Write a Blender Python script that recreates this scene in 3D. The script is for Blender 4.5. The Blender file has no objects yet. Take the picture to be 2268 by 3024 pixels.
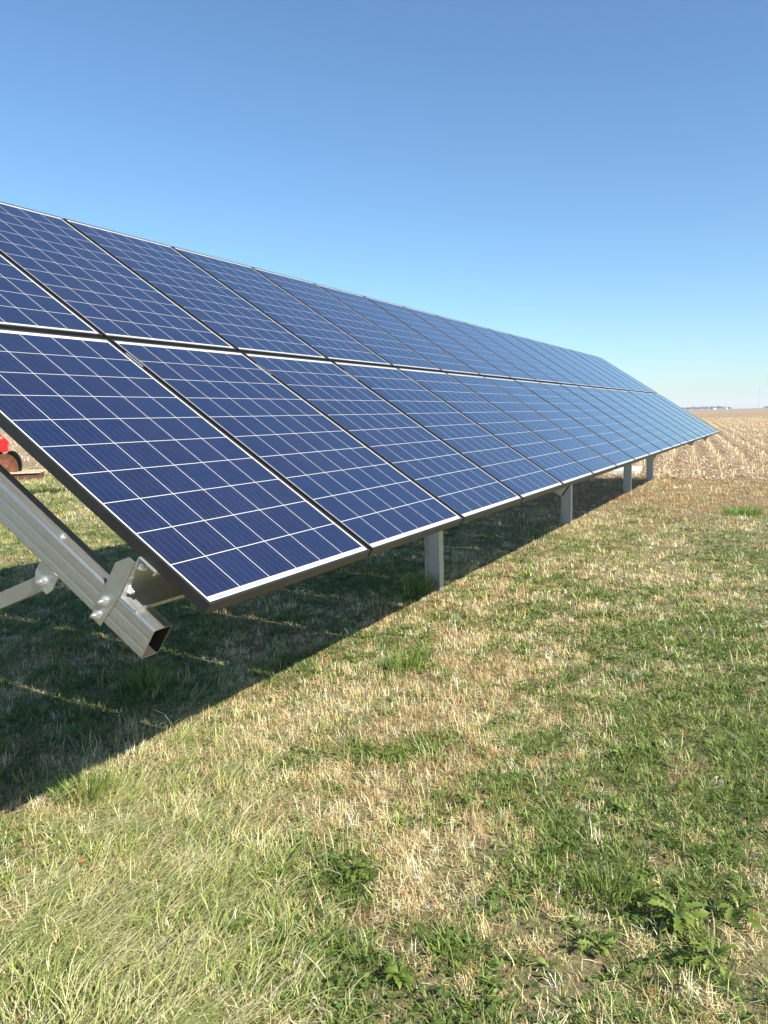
import bpy, bmesh, math, random
import numpy as np
from mathutils import Vector, Matrix

# ------------------------------------------------------------------ camera, sky, sun, exposure
scene = bpy.context.scene
col = scene.collection
TILT = 0.59278            # slope of the array
H0 = 1.15                 # height of the lower edge of the panels above the lawn
CAM = (-1.7453, -1.48518, 0.52851 + H0)
YAW, PITCH, ROLL = 0.47757, -0.12015, -0.02408
cam_d = bpy.data.cameras.new('camera')
cam_d.sensor_fit = 'HORIZONTAL'
cam_d.sensor_width = 27.0
cam_d.lens = 27.0 * 2326.455 / 2268.0
cam_d.clip_start = 0.05
cam_d.clip_end = 30000
cam = bpy.data.objects.new('camera', cam_d)
col.objects.link(cam)
fwd = Vector((math.cos(YAW) * math.cos(PITCH), math.sin(YAW) * math.cos(PITCH), math.sin(PITCH)))
rgt = Vector((math.sin(YAW), -math.cos(YAW), 0))
upv = rgt.cross(fwd)
r2 = math.cos(ROLL) * rgt + math.sin(ROLL) * upv
u2 = -math.sin(ROLL) * rgt + math.cos(ROLL) * upv
cam.matrix_world = Matrix(((r2.x, u2.x, -fwd.x, CAM[0]), (r2.y, u2.y, -fwd.y, CAM[1]),
                           (r2.z, u2.z, -fwd.z, CAM[2]), (0, 0, 0, 1)))
scene.camera = cam

SUN_TRAVEL = Vector((0.33, 1.32, -1.0)).normalized()
sun_pos = -SUN_TRAVEL
elev = math.asin(sun_pos.z)
azim = math.atan2(sun_pos.x, sun_pos.y)          # clockwise from +Y
world = bpy.data.worlds.new('World')
scene.world = world
world.use_nodes = True
wn = world.node_tree
bg = wn.nodes['Background']
sky = wn.nodes.new('ShaderNodeTexSky')
sky.sky_type = 'NISHITA'
sky.sun_disc = False
sky.sun_elevation = elev
sky.sun_rotation = azim
sky.altitude = 0
sky.air_density = 1.0
sky.dust_density = 0.38
sky.ozone_density = 6.0
wbal = wn.nodes.new('ShaderNodeMix')
wbal.data_type = 'RGBA'
wbal.blend_type = 'MULTIPLY'
wbal.inputs[0].default_value = 1.0
wbal.inputs[7].default_value = (0.85, 0.975, 0.96, 1)      # the camera's white balance
wn.links.new(sky.outputs[0], wbal.inputs[6])
wn.links.new(wbal.outputs[2], bg.inputs[0])
bg.inputs[1].default_value = 0.092
sun_d = bpy.data.lights.new('sun', 'SUN')
sun_d.energy = 5.0
sun_d.angle = math.radians(0.53)
sun_d.color = (1.0, 0.955, 0.885)
sun = bpy.data.objects.new('sun', sun_d)
col.objects.link(sun)
sun.rotation_euler = SUN_TRAVEL.to_track_quat('-Z', 'Y').to_euler()
sun.location = (-5, -20, 15)
vs = scene.view_settings
vs.view_transform = 'Standard'
vs.look = 'None'
vs.exposure = 1.05
vs.gamma = 1.0
vs.use_curve_mapping = False

rng = np.random.default_rng(7)
random.seed(7)

# ------------------------------------------------------------------ materials
def mat(name):
    m = bpy.data.materials.new(name)
    m.use_nodes = True
    nt = m.node_tree
    return m, nt, nt.nodes['Principled BSDF']

def N(nt, kind, **kw):
    n = nt.nodes.new(kind)
    for k, v in kw.items():
        setattr(n, k, v)
    return n

def ramp(nt, stops, fac=None):
    r = N(nt, 'ShaderNodeValToRGB')
    e = r.color_ramp.elements
    while len(e) < len(stops):
        e.new(0.5)
    for i, (p, c) in enumerate(stops):
        e[i].position = p
        e[i].color = (*c, 1)
    if fac is not None:
        nt.links.new(fac, r.inputs[0])
    return r

def noise(nt, vec, scale, detail=4, rough=0.55, dist=0.0):
    n = N(nt, 'ShaderNodeTexNoise')
    n.inputs['Scale'].default_value = scale
    n.inputs['Detail'].default_value = detail
    n.inputs['Roughness'].default_value = rough
    n.inputs['Distortion'].default_value = dist
    if vec is not None:
        nt.links.new(vec, n.inputs['Vector'])
    return n

def math_n(nt, op, a, b=None):
    n = N(nt, 'ShaderNodeMath', operation=op)
    for i, v in enumerate((a, b)):
        if v is None:
            continue
        if isinstance(v, (int, float)):
            n.inputs[i].default_value = v
        else:
            nt.links.new(v, n.inputs[i])
    return n.outputs[0]

def mixc(nt, fac, a, b):
    n = N(nt, 'ShaderNodeMix', data_type='RGBA')
    if isinstance(fac, (int, float)):
        n.inputs[0].default_value = fac
    else:
        nt.links.new(fac, n.inputs[0])
    for i, v in ((6, a), (7, b)):
        if isinstance(v, tuple):
            n.inputs[i].default_value = (*v, 1)
        else:
            nt.links.new(v, n.inputs[i])
    return n.outputs[2]

def bump(nt, h, p, strength=0.3, dist=0.01):
    b = N(nt, 'ShaderNodeBump')
    b.inputs['Strength'].default_value = strength
    b.inputs['Distance'].default_value = dist
    nt.links.new(h, b.inputs['Height'])
    nt.links.new(b.outputs[0], p.inputs['Normal'])

def plain(name, c, rough=0.6, metal=0.0, var=0.12, scale=12.0, bstr=0.1):
    m, nt, p = mat(name)
    tc = N(nt, 'ShaderNodeTexCoord')
    n = noise(nt, tc.outputs['Object'], scale, 5)
    lo = tuple(max(0, v * (1 - var)) for v in c)
    hi = tuple(min(1, v * (1 + var)) for v in c)
    r = ramp(nt, [(0.3, lo), (0.7, hi)], n.outputs[0])
    nt.links.new(r.outputs[0], p.inputs['Base Color'])
    p.inputs['Roughness'].default_value = rough
    p.inputs['Metallic'].default_value = metal
    if bstr:
        bump(nt, n.outputs[0], p, bstr, 0.004)
    return m

def metal_mat(name, c, rough, scale, streak=0.0):
    m, nt, p = mat(name)
    tc = N(nt, 'ShaderNodeTexCoord')
    rot = N(nt, 'ShaderNodeMapping')
    rot.inputs['Rotation'].default_value = (-TILT, 0, 0)
    nt.links.new(tc.outputs['Object'], rot.inputs['Vector'])
    st = N(nt, 'ShaderNodeMapping')
    st.inputs['Scale'].default_value = (1.0, 0.07, 1.0)
    nt.links.new(rot.outputs[0], st.inputs['Vector'])
    v = N(nt, 'ShaderNodeTexVoronoi')
    v.inputs['Scale'].default_value = scale
    nt.links.new(tc.outputs['Object'], v.inputs['Vector'])
    n = noise(nt, st.outputs[0], 26, 5)
    n2 = noise(nt, st.outputs[0], 90, 4)
    f = math_n(nt, 'ADD', math_n(nt, 'MULTIPLY', v.outputs['Color'], 0.35), math_n(nt, 'MULTIPLY', n.outputs[0], 0.65))
    r = ramp(nt, [(0.25, tuple(x * 0.90 for x in c)), (0.75, tuple(min(1, x * 1.06) for x in c))], f)
    nt.links.new(r.outputs[0], p.inputs['Base Color'])
    p.inputs['Metallic'].default_value = 0.9
    rr = math_n(nt, 'ADD', math_n(nt, 'MULTIPLY', n2.outputs[0], 0.25), rough - 0.12)
    nt.links.new(rr, p.inputs['Roughness'])
    bump(nt, n2.outputs[0], p, 0.05, 0.002)
    return m

M = {}
M['galv'] = metal_mat('galvanised_steel', (0.47, 0.48, 0.45), 0.42, 60)
M['galv_dull'] = metal_mat('dull_galvanised_steel', (0.56, 0.56, 0.54), 0.50, 90)
M['underside'] = plain('darkened_panel_back', (0.16, 0.16, 0.16), 0.6, 0, 0.1, 8, 0.0)  # white panel back coloured dark to stop its bounce onto the rafters
M['inner'] = plain('steel_with_painted_shade', (0.022, 0.015, 0.010), 0.8, 0.0, 0.3, 20, 0.1)  # rafter inside: its shade is put into this near-black brown
M['bolt'] = metal_mat('zinc_bolt', (0.78, 0.78, 0.76), 0.28, 40)
M['frame'] = plain('black_anodised_frame', (0.028, 0.027, 0.026), 0.42, 0.35, 0.15, 20, 0.0)
M['rubber_black'] = plain('dark_steel', (0.02, 0.02, 0.022), 0.5, 0.4)
M['sticker'] = plain('silver_label', (0.62, 0.63, 0.64), 0.45, 0.2, 0.35, 160, 0.0)
M['ribbon'] = plain('tinned_ribbon', (0.33, 0.33, 0.33), 0.3, 0.5, 0.1, 50, 0.0)
M['red'] = plain('red_paint', (0.62, 0.012, 0.012), 0.35, 0.0, 0.15, 5)
M['rust'] = plain('worn_rusty_disc', (0.26, 0.105, 0.06), 0.55, 0.3, 0.4, 7)
M['wood_dark'] = plain('dark_timber', (0.085, 0.035, 0.022), 0.8, 0, 0.5, 14, 0.4)
M['wood_pale'] = plain('weathered_board', (0.46, 0.36, 0.22), 0.85, 0, 0.35, 22, 0.4)
M['concrete'] = plain('pale_concrete', (0.60, 0.54, 0.44), 0.85, 0, 0.12, 9, 0.3)
M['white_paint'] = plain('white_siding', (0.78, 0.78, 0.76), 0.6, 0, 0.06, 2, 0.0)
M['roof'] = plain('grey_shingle', (0.16, 0.15, 0.15), 0.8, 0, 0.2, 3)
M['mast'] = plain('mast_steel', (0.33, 0.34, 0.36), 0.6, 0.3, 0.1, 3, 0.0)
M['bark'] = plain('bark', (0.09, 0.07, 0.05), 0.9, 0, 0.3, 3)
M['far_leaf'] = plain('far_foliage', (0.05, 0.065, 0.035), 0.8, 0, 0.4, 0.3, 0.0)
M['red_leaf'] = plain('red_fallen_leaf', (0.55, 0.08, 0.03), 0.6, 0, 0.3, 40, 0.0)

def make_backsheet():
    m, nt, p = mat('white_backsheet_under_glass')
    p.inputs['Base Color'].default_value = (0.56, 0.54, 0.485, 1)
    p.inputs['Roughness'].default_value = 0.12
    p.inputs['Specular IOR Level'].default_value = 0.45
    return m
M['backsheet'] = make_backsheet()

def make_cell():
    m, nt, p = mat('polycrystalline_cell')
    uv = N(nt, 'ShaderNodeUVMap')
    uv.uv_map = 'UVMap'
    at = N(nt, 'ShaderNodeAttribute', attribute_name='rnd')
    oi = N(nt, 'ShaderNodeObjectInfo')
    rnd = math_n(nt, 'FRACT', math_n(nt, 'ADD', at.outputs['Fac'], oi.outputs['Random']))
    # the crystals of the wafer
    sep = N(nt, 'ShaderNodeSeparateXYZ')
    nt.links.new(uv.outputs[0], sep.inputs[0])
    cmb = N(nt, 'ShaderNodeCombineXYZ')
    nt.links.new(sep.outputs[0], cmb.inputs[0])
    nt.links.new(sep.outputs[1], cmb.inputs[1])
    nt.links.new(math_n(nt, 'MULTIPLY', rnd, 40), cmb.inputs[2])
    vo = N(nt, 'ShaderNodeTexVoronoi')
    vo.inputs['Scale'].default_value = 9
    nt.links.new(cmb.outputs[0], vo.inputs['Vector'])
    sepc = N(nt, 'ShaderNodeSeparateColor')
    nt.links.new(vo.outputs['Color'], sepc.inputs[0])
    base = ramp(nt, [(0.0, (0.0070, 0.0105, 0.040)), (0.5, (0.0064, 0.0116, 0.043)), (1.0, (0.0058, 0.0132, 0.048))], rnd)
    base2 = ramp(nt, [(0.0, (0.82, 0.84, 0.88)), (1.0, (1.14, 1.12, 1.08))], sepc.outputs[0])
    mul = N(nt, 'ShaderNodeMix', data_type='RGBA', blend_type='MULTIPLY')
    mul.inputs[0].default_value = 1.0
    nt.links.new(base.outputs[0], mul.inputs[6])
    nt.links.new(base2.outputs[0], mul.inputs[7])
    # five busbars along the length of the panel
    fr = math_n(nt, 'FRACT', math_n(nt, 'MULTIPLY', sep.outputs[0], 5.0))
    d = math_n(nt, 'ABSOLUTE', math_n(nt, 'SUBTRACT', fr, 0.5))
    bar = math_n(nt, 'LESS_THAN', d, 0.020)
    colr = mixc(nt, math_n(nt, 'MULTIPLY', bar, 0.22), mul.outputs[2], (0.20, 0.22, 0.26))
    gp = N(nt, 'ShaderNodeNewGeometry')                       # a thin uneven film of dust
    d1 = noise(nt, gp.outputs['Position'], 1.4, 4, 0.6, 0.4)
    d2 = noise(nt, gp.outputs['Position'], 11, 5, 0.7)
    dust = math_n(nt, 'MULTIPLY', math_n(nt, 'MULTIPLY', d1.outputs[0], d2.outputs[0]), 0.07)
    colr = mixc(nt, dust, colr, (0.34, 0.31, 0.27))
    nt.links.new(colr, p.inputs['Base Color'])
    nt.links.new(math_n(nt, 'ADD', math_n(nt, 'MULTIPLY', d1.outputs[0], 0.10), 0.06), p.inputs['Roughness'])
    p.inputs['IOR'].default_value = 1.5
    p.inputs['Coat Weight'].default_value = 0.40
    p.inputs['Coat Roughness'].default_value = 0.07
    return m
M['cell'] = make_cell()

def blade_mat(name, transl=0.35, rough=0.45, spec=0.35):
    m, nt, p = mat(name)
    at = N(nt, 'ShaderNodeAttribute', attribute_name='Col')
    nt.links.new(at.outputs['Color'], p.inputs['Base Color'])
    p.inputs['Roughness'].default_value = rough
    p.inputs['Specular IOR Level'].default_value = spec
    if transl > 0:
        tr = N(nt, 'ShaderNodeBsdfTranslucent')
        nt.links.new(at.outputs['Color'], tr.inputs['Color'])
        mx = N(nt, 'ShaderNodeMixShader')
        mx.inputs[0].default_value = transl
        out = nt.nodes['Material Output']
        nt.links.new(p.outputs[0], mx.inputs[1])
        nt.links.new(tr.outputs[0], mx.inputs[2])
        nt.links.new(mx.outputs[0], out.inputs['Surface'])
    return m
M['blade'] = blade_mat('grass_blade', 0.30, 0.42, 0.4)
M['straw'] = blade_mat('dry_blade', 0.18, 0.55, 0.3)
M['residue'] = blade_mat('corn_residue', 0.10, 0.7, 0.2)

def leaf_mat():
    m, nt, p = mat('weed_leaf')
    oi = N(nt, 'ShaderNodeObjectInfo')
    tc = N(nt, 'ShaderNodeTexCoord')
    n = noise(nt, tc.outputs['Object'], 30, 3)
    f = math_n(nt, 'ADD', math_n(nt, 'MULTIPLY', oi.outputs['Random'], 0.7), math_n(nt, 'MULTIPLY', n.outputs[0], 0.4))
    r = ramp(nt, [(0.1, (0.085, 0.135, 0.016)), (0.5, (0.140, 0.195, 0.025)), (0.95, (0.230, 0.275, 0.055))], f)
    nt.links.new(r.outputs[0], p.inputs['Base Color'])
    p.inputs['Roughness'].default_value = 0.38
    tr = N(nt, 'ShaderNodeBsdfTranslucent')
    nt.links.new(r.outputs[0], tr.inputs['Color'])
    mx = N(nt, 'ShaderNodeMixShader')
    mx.inputs[0].default_value = 0.28
    nt.links.new(p.outputs[0], mx.inputs[1])
    nt.links.new(tr.outputs[0], mx.inputs[2])
    nt.links.new(mx.outputs[0], nt.nodes['Material Output'].inputs['Surface'])
    return m
M['leaf'] = leaf_mat()

def soil_mat():
    m, nt, p = mat('thatch_and_soil')
    g = N(nt, 'ShaderNodeNewGeometry')
    n1 = noise(nt, g.outputs['Position'], 1.6, 5)
    n2 = noise(nt, g.outputs['Position'], 38, 6, 0.7)
    n3 = noise(nt, g.outputs['Position'], 140, 4, 0.7)
    a = ramp(nt, [(0.3, (0.085, 0.060, 0.030)), (0.5, (0.21, 0.155, 0.078)), (0.72, (0.44, 0.345, 0.185))], n2.outputs[0])
    b = mixc(nt, math_n(nt, 'MULTIPLY', n1.outputs[0], 0.55), a.outputs[0], (0.19, 0.205, 0.055))
    nt.links.new(b, p.inputs['Base Color'])
    p.inputs['Roughness'].default_value = 0.95
    h = math_n(nt, 'ADD', n2.outputs[0], math_n(nt, 'MULTIPLY', n3.outputs[0], 0.6))
    bump(nt, h, p, 0.9, 0.02)
    return m
M['soil'] = soil_mat()

ROW_ANG = math.radians(6.3)       # the corn rows run a little to the left of the array
def field_mat():
    m, nt, p = mat('corn_stubble_ground')
    g = N(nt, 'ShaderNodeNewGeometry')
    mp = N(nt, 'ShaderNodeMapping')
    mp.inputs['Rotation'].default_value = (0, 0, -ROW_ANG)
    nt.links.new(g.outputs['Position'], mp.inputs['Vector'])
    sep = N(nt, 'ShaderNodeSeparateXYZ')
    nt.links.new(mp.outputs[0], sep.inputs[0])
    st = N(nt, 'ShaderNodeMapping')
    st.inputs['Scale'].default_value = (0.25, 1.0, 1.0)
    nt.links.new(mp.outputs[0], st.inputs['Vector'])
    n0 = noise(nt, st.outputs[0], 0.55, 3)
    n1 = noise(nt, st.outputs[0], 2.6, 6, 0.7)
    n2 = noise(nt, g.outputs['Position'], 22, 6, 0.75)
    w = math_n(nt, 'SINE', math_n(nt, 'MULTIPLY', math_n(nt, 'ADD', sep.outputs[1], math_n(nt, 'MULTIPLY', n1.outputs[0], 0.25)), 2 * math.pi / 0.76))
    f = math_n(nt, 'ADD', math_n(nt, 'MULTIPLY', w, 0.04), math_n(nt, 'ADD', math_n(nt, 'MULTIPLY', n1.outputs[0], 0.5), math_n(nt, 'MULTIPLY', n2.outputs[0], 0.5)))
    f = math_n(nt, 'ADD', f, math_n(nt, 'MULTIPLY', math_n(nt, 'SUBTRACT', n0.outputs[0], 0.5), 0.35))
    r = ramp(nt, [(0.30, (0.14, 0.085, 0.045)), (0.5, (0.30, 0.205, 0.11)), (0.70, (0.52, 0.40, 0.24))], f)
    nt.links.new(r.outputs[0], p.inputs['Base Color'])
    p.inputs['Roughness'].default_value = 0.95
    bump(nt, n2.outputs[0], p, 0.8, 0.05)
    return m
M['field'] = field_mat()

def far_ground_mat():
    m, nt, p = mat('far_farmland')
    g = N(nt, 'ShaderNodeNewGeometry')
    v = N(nt, 'ShaderNodeTexVoronoi')
    v.inputs['Scale'].default_value = 0.0016
    nt.links.new(g.outputs['Position'], v.inputs['Vector'])
    sc = N(nt, 'ShaderNodeSeparateColor')
    nt.links.new(v.outputs['Color'], sc.inputs[0])
    n2 = noise(nt, g.outputs['Position'], 0.05, 5)
    r = ramp(nt, [(0.0, (0.17, 0.115, 0.08)), (0.6, (0.22, 0.15, 0.10)), (1.0, (0.26, 0.19, 0.115))], math_n(nt, 'ADD', math_n(nt, 'MULTIPLY', sc.outputs[0], 0.6), math_n(nt, 'MULTIPLY', n2.outputs[0], 0.4)))
    nt.links.new(r.outputs[0], p.inputs['Base Color'])
    p.inputs['Roughness'].default_value = 0.95
    return m
M['far_ground'] = far_ground_mat()

# ------------------------------------------------------------------ helpers
def tag(o, label=None, cat=None, group=None, kind=None):
    for k, v in (('label', label), ('category', cat), ('group', group), ('kind', kind)):
        if v:
            o[k] = v
    return o

def empty(name, loc=(0, 0, 0), rot=(0, 0, 0)):
    o = bpy.data.objects.new(name, None)
    o.empty_display_size = 0.1
    o.location = loc
    o.rotation_euler = rot
    col.objects.link(o)
    return o

def link(name, me, parent=None, m=None, loc=None, rot=None):
    if m is not None and not me.materials:
        me.materials.append(m)
    o = bpy.data.objects.new(name, me)
    col.objects.link(o)
    if parent:
        o.parent = parent
    if loc is not None:
        o.location = loc
    if rot is not None:
        o.rotation_euler = rot
    return o

def from_bm(name, bm, m, parent=None, smooth=False, **kw):
    me = bpy.data.meshes.new(name)
    bm.normal_update()
    bm.to_mesh(me)
    bm.free()
    if smooth:
        me.polygons.foreach_set('use_smooth', [True] * len(me.polygons))
    return link(name, me, parent, m, **kw)

def box(bm, x0, x1, y0, y1, z0, z1, f=lambda p: p):
    v = [bm.verts.new(f((x, y, z))) for x in (x0, x1) for y in (y0, y1) for z in (z0, z1)]
    for q in ((0, 1, 3, 2), (4, 6, 7, 5), (0, 4, 5, 1), (2, 3, 7, 6), (0, 2, 6, 4), (1, 5, 7, 3)):
        bm.faces.new([v[i] for i in q])

def prism(bm, pts, d):
    """closed polygon pts (3D, planar) pushed along the vector d"""
    a = [bm.verts.new(p) for p in pts]
    b = [bm.verts.new(Vector(p) + Vector(d)) for p in pts]
    n = len(pts)
    bm.faces.new(a[::-1])
    bm.faces.new(b)
    for i in range(n):
        bm.faces.new((a[i], a[(i + 1) % n], b[(i + 1) % n], b[i]))

def tube(bm, a, b, r0, r1=None, n=8, caps=True):
    a, b = Vector(a), Vector(b)
    r1 = r0 if r1 is None else r1
    d = (b - a).normalized()
    s = d.orthogonal().normalized()
    t = d.cross(s)
    A = [bm.verts.new(a + r0 * (math.cos(2 * math.pi * i / n) * s + math.sin(2 * math.pi * i / n) * t)) for i in range(n)]
    B = [bm.verts.new(b + r1 * (math.cos(2 * math.pi * i / n) * s + math.sin(2 * math.pi * i / n) * t)) for i in range(n)]
    for i in range(n):
        bm.faces.new((A[i], A[(i + 1) % n], B[(i + 1) % n], B[i]))
    if caps:
        bm.faces.new(A[::-1])
        bm.faces.new(B)

def bar(bm, a, b, w, h, side):
    """rectangular bar from a to b, w wide along side, h high across"""
    a, b, side = Vector(a), Vector(b), Vector(side).normalized()
    d = (b - a).normalized()
    up = d.cross(side).normalized()
    v = [bm.verts.new(p + side * (i * w / 2) + up * (j * h / 2)) for p in (a, b) for i, j in ((-1, -1), (1, -1), (1, 1), (-1, 1))]
    for q in ((3, 2, 1, 0), (4, 5, 6, 7), (0, 1, 5, 4), (1, 2, 6, 5), (2, 3, 7, 6), (3, 0, 4, 7)):
        bm.faces.new([v[i] for i in q])

CT, ST = math.cos(TILT), math.sin(TILT)
def P(x, s, n):
    """x along the row, s up the slope from the lower panel edge, n below the panel face"""
    return (x, s * CT + n * ST, H0 + s * ST - n * CT)

# value noise for placing the growth
_tab = rng.random((256, 256))
def vnoise(x, y, sc, off=0):
    x = np.asarray(x) / sc + off * 17.3 + 1000
    y = np.asarray(y) / sc + off * 9.1 + 1000
    xi, yi = np.floor(x).astype(int), np.floor(y).astype(int)
    fx, fy = x - xi, y - yi
    fx, fy = fx * fx * (3 - 2 * fx), fy * fy * (3 - 2 * fy)
    g = lambda i, j: _tab[(xi + i) & 255, (yi + j) & 255]
    return (g(0, 0) * (1 - fx) + g(1, 0) * fx) * (1 - fy) + (g(0, 1) * (1 - fx) + g(1, 1) * fx) * fy
def fbm(x, y, sc, off=0):
    return (vnoise(x, y, sc, off) * 0.5 + vnoise(x, y, sc / 2.1, off + 1) * 0.3 + vnoise(x, y, sc / 4.3, off + 2) * 0.2)

def lawn_z(x, y):
    return 0.045 * (fbm(x, y, 1.1, 5) - 0.5) + 0.012 * (vnoise(x, y, 0.16, 9) - 0.5)

EDGE = 18.45
def edge_x(y):
    return EDGE + 0.5 * (vnoise(y, y * 0, 1.7, 3) - 0.5) + 0.25 * (vnoise(y, y * 0, 0.5, 4) - 0.5) + 0.06 * np.asarray(y)

def field_z(x, y):
    yr = -np.sin(ROW_ANG) * x + np.cos(ROW_ANG) * y
    return 0.022 * np.sin(2 * np.pi * yr / 0.76) * np.clip((x - 26) / 14, 0, 1) + 0.06 * (fbm(x, y, 1.3, 6) - 0.5)

# ------------------------------------------------------------------ the ground
def grid_mesh(name, xs, ys, zf, m):
    X, Y = np.meshgrid(xs, ys, indexing='ij')
    Z = zf(X, Y)
    v = np.stack([X, Y, Z], -1).reshape(-1, 3)
    nx, ny = len(xs), len(ys)
    i = np.arange(nx - 1)[:, None] * ny + np.arange(ny - 1)[None, :]
    f = np.stack([i, i + ny, i + ny + 1, i + 1], -1).reshape(-1, 4)
    me = bpy.data.meshes.new(name)
    me.vertices.add(len(v))
    me.vertices.foreach_set('co', v.ravel().astype(np.float32))
    me.loops.add(f.size)
    me.loops.foreach_set('vertex_index', f.ravel().astype(np.int32))
    me.polygons.add(len(f))
    me.polygons.foreach_set('loop_start', np.arange(0, f.size, 4, dtype=np.int32))
    me.update(calc_edges=True)
    me.polygons.foreach_set('use_smooth', np.ones(len(f), bool))
    me.materials.append(m)
    o = bpy.data.objects.new(name, me)
    col.objects.link(o)
    return o

bm = bmesh.new()
ring = [bm.verts.new((9000 * math.cos(a), 9000 * math.sin(a), -0.35)) for a in np.linspace(0, 2 * math.pi, 65)[:-1]]
bm.faces.new(ring)
tag(from_bm('ground', bm, M['far_ground']), 'brown farmland reaching to the horizon', kind='structure')

def spaced(lo, hi, a, b, fine, n):
    inner = np.arange(a, b, fine)
    left = a - np.geomspace(fine, a - lo, n)[::-1] if lo < a else np.array([])
    right = b + np.geomspace(fine, hi - b, n) if hi > b else np.array([])
    return np.unique(np.round(np.concatenate([left, inner, [b], right]), 4))
o = grid_mesh('lawn', spaced(-60, 19.4, -2.5, 6, 0.06, 60), spaced(-60, 80, -3, 4, 0.06, 60),
              lambda x, y: lawn_z(x, y) - 0.10 * np.clip((x - edge_x(y)) / 0.35, 0, 1), M['soil'])
tag(o, 'mown lawn of mixed green and dry grass', kind='structure')
o = grid_mesh('stubble_field', np.concatenate([np.arange(17.9, 26, 0.16), np.geomspace(26, 950, 90)]),
              np.concatenate([-np.geomspace(8, 700, 40)[::-1], np.arange(-7.9, 8, 0.095), np.geomspace(8, 700, 60)]),
              lambda x, y: np.where(x < 60, field_z(x, y), 0) - 0.13 * np.clip((edge_x(y) - x) / 0.30, 0, 1) - 0.012, M['field'])
tag(o, 'harvested corn field of pale stubble rows', kind='structure')

# ------------------------------------------------------------------ the solar panels
PW, PL, PITCHX, FT = 0.990, 1.650, 1.012, 0.040
ROWGAP = 0.030
CELL, GAP = 0.1560, 0.0030
cx0 = (PW - 6 * CELL - 5 * GAP) / 2
cy0 = (PL - 10 * CELL - 9 * GAP) / 2

def frame_mesh():
    bm = bmesh.new()
    lip, h = 0.0085, FT
    o = [(0, 0), (PW, 0), (PW, PL), (0, PL)]
    i = [(lip, lip), (PW - lip, lip), (PW - lip, PL - lip), (lip, PL - lip)]
    b = 0.0012
    oi = [(b, b), (PW - b, b), (PW - b, PL - b), (b, PL - b)]
    rings = [[bm.verts.new((*p, 0)) for p in i], [bm.verts.new((*p, 0)) for p in o], [bm.verts.new((*p, h - b)) for p in o],
             [bm.verts.new((*p, h)) for p in oi], [bm.verts.new((*p, h)) for p in i]]
    for k in range(5):
        A, B = rings[k], rings[(k + 1) % 5]
        for j in range(4):
            bm.faces.new((A[j], A[(j + 1) % 4], B[(j + 1) % 4], B[j]))
    bmesh.ops.recalc_face_normals(bm, faces=bm.faces)
    me = bpy.data.meshes.new('frame')
    bm.to_mesh(me)
    bm.free()
    me.materials.append(M['frame'])
    return me
ME_FRAME = frame_mesh()
bm = bmesh.new()
box(bm, 0.007, PW - 0.007, 0.007, PL - 0.007, 0.0310, 0.0365)
ME_BACK = bpy.data.meshes.new('backsheet')
bmesh.ops.recalc_face_normals(bm, faces=bm.faces)
bm.to_mesh(ME_BACK)
bm.free()
ME_BACK.materials.append(M['backsheet'])
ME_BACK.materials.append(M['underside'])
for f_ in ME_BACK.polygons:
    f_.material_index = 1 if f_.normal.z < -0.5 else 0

RIBS = [(cx0 + a * (CELL + GAP) + 0.018, yy) for yy in (cy0 - 0.0125, PL - cy0 + 0.0085) for a in (0, 2, 4)]
RIBL = 2 * (CELL + GAP) - 0.040
def ribbon_mesh(spots):
    bm = bmesh.new()
    for x, y in spots:
        box(bm, x, x + RIBL, y, y + 0.004, 0.0366, 0.0367)
    bmesh.ops.recalc_face_normals(bm, faces=bm.faces)
    me = bpy.data.meshes.new('busbar_ribbon')
    bm.to_mesh(me)
    bm.free()
    me.materials.append(M['ribbon'])
    return me
ME_RIB, ME_RIBS = ribbon_mesh([(0, 0)]), ribbon_mesh(RIBS)

def cell_mesh(spots, name):
    vs, fs, uvs, rn = [], [], [], []
    z0, z1 = 0.0360, 0.03665
    for k, (x, y) in enumerate(spots):
        b = len(vs)
        r = random.random() if len(spots) > 1 else 0.0
        for z in (z0, z1):
            vs += [(x, y, z), (x + CELL, y, z), (x + CELL, y + CELL, z), (x, y + CELL, z)]
        fs += [(b + 4, b + 5, b + 6, b + 7), (b, b + 1, b + 5, b + 4), (b + 1, b + 2, b + 6, b + 5), (b + 2, b + 3, b + 7, b + 6), (b + 3, b, b + 4, b + 7)]
        uvs += [(0, 0), (1, 0), (1, 1), (0, 1)] + [(0.05, 0.05)] * 16
        rn += [r] * 8
    me = bpy.data.meshes.new(name)
    me.from_pydata(vs, [], fs)
    u = me.uv_layers.new(name='UVMap')
    u.data.foreach_set('uv', np.array(uvs, np.float32).ravel())
    a = me.attributes.new('rnd', 'FLOAT', 'POINT')
    a.data.foreach_set('value', np.array(rn, np.float32))
    me.materials.append(M['cell'])
    return me
ME_CELL = cell_mesh([(0, 0)], 'solar_cell')
SPOTS = [(cx0 + i * (CELL + GAP), cy0 + j * (CELL + GAP)) for j in range(10) for i in range(6)]
bm = bmesh.new()
box(bm, -0.0008, 0.0, 1.415, 1.535, 0.004, 0.036)
ME_STICK = bpy.data.meshes.new('label_sticker')
bmesh.ops.recalc_face_normals(bm, faces=bm.faces)
bm.to_mesh(ME_STICK)
bm.free()
ME_STICK.materials.append(M['sticker'])

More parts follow.
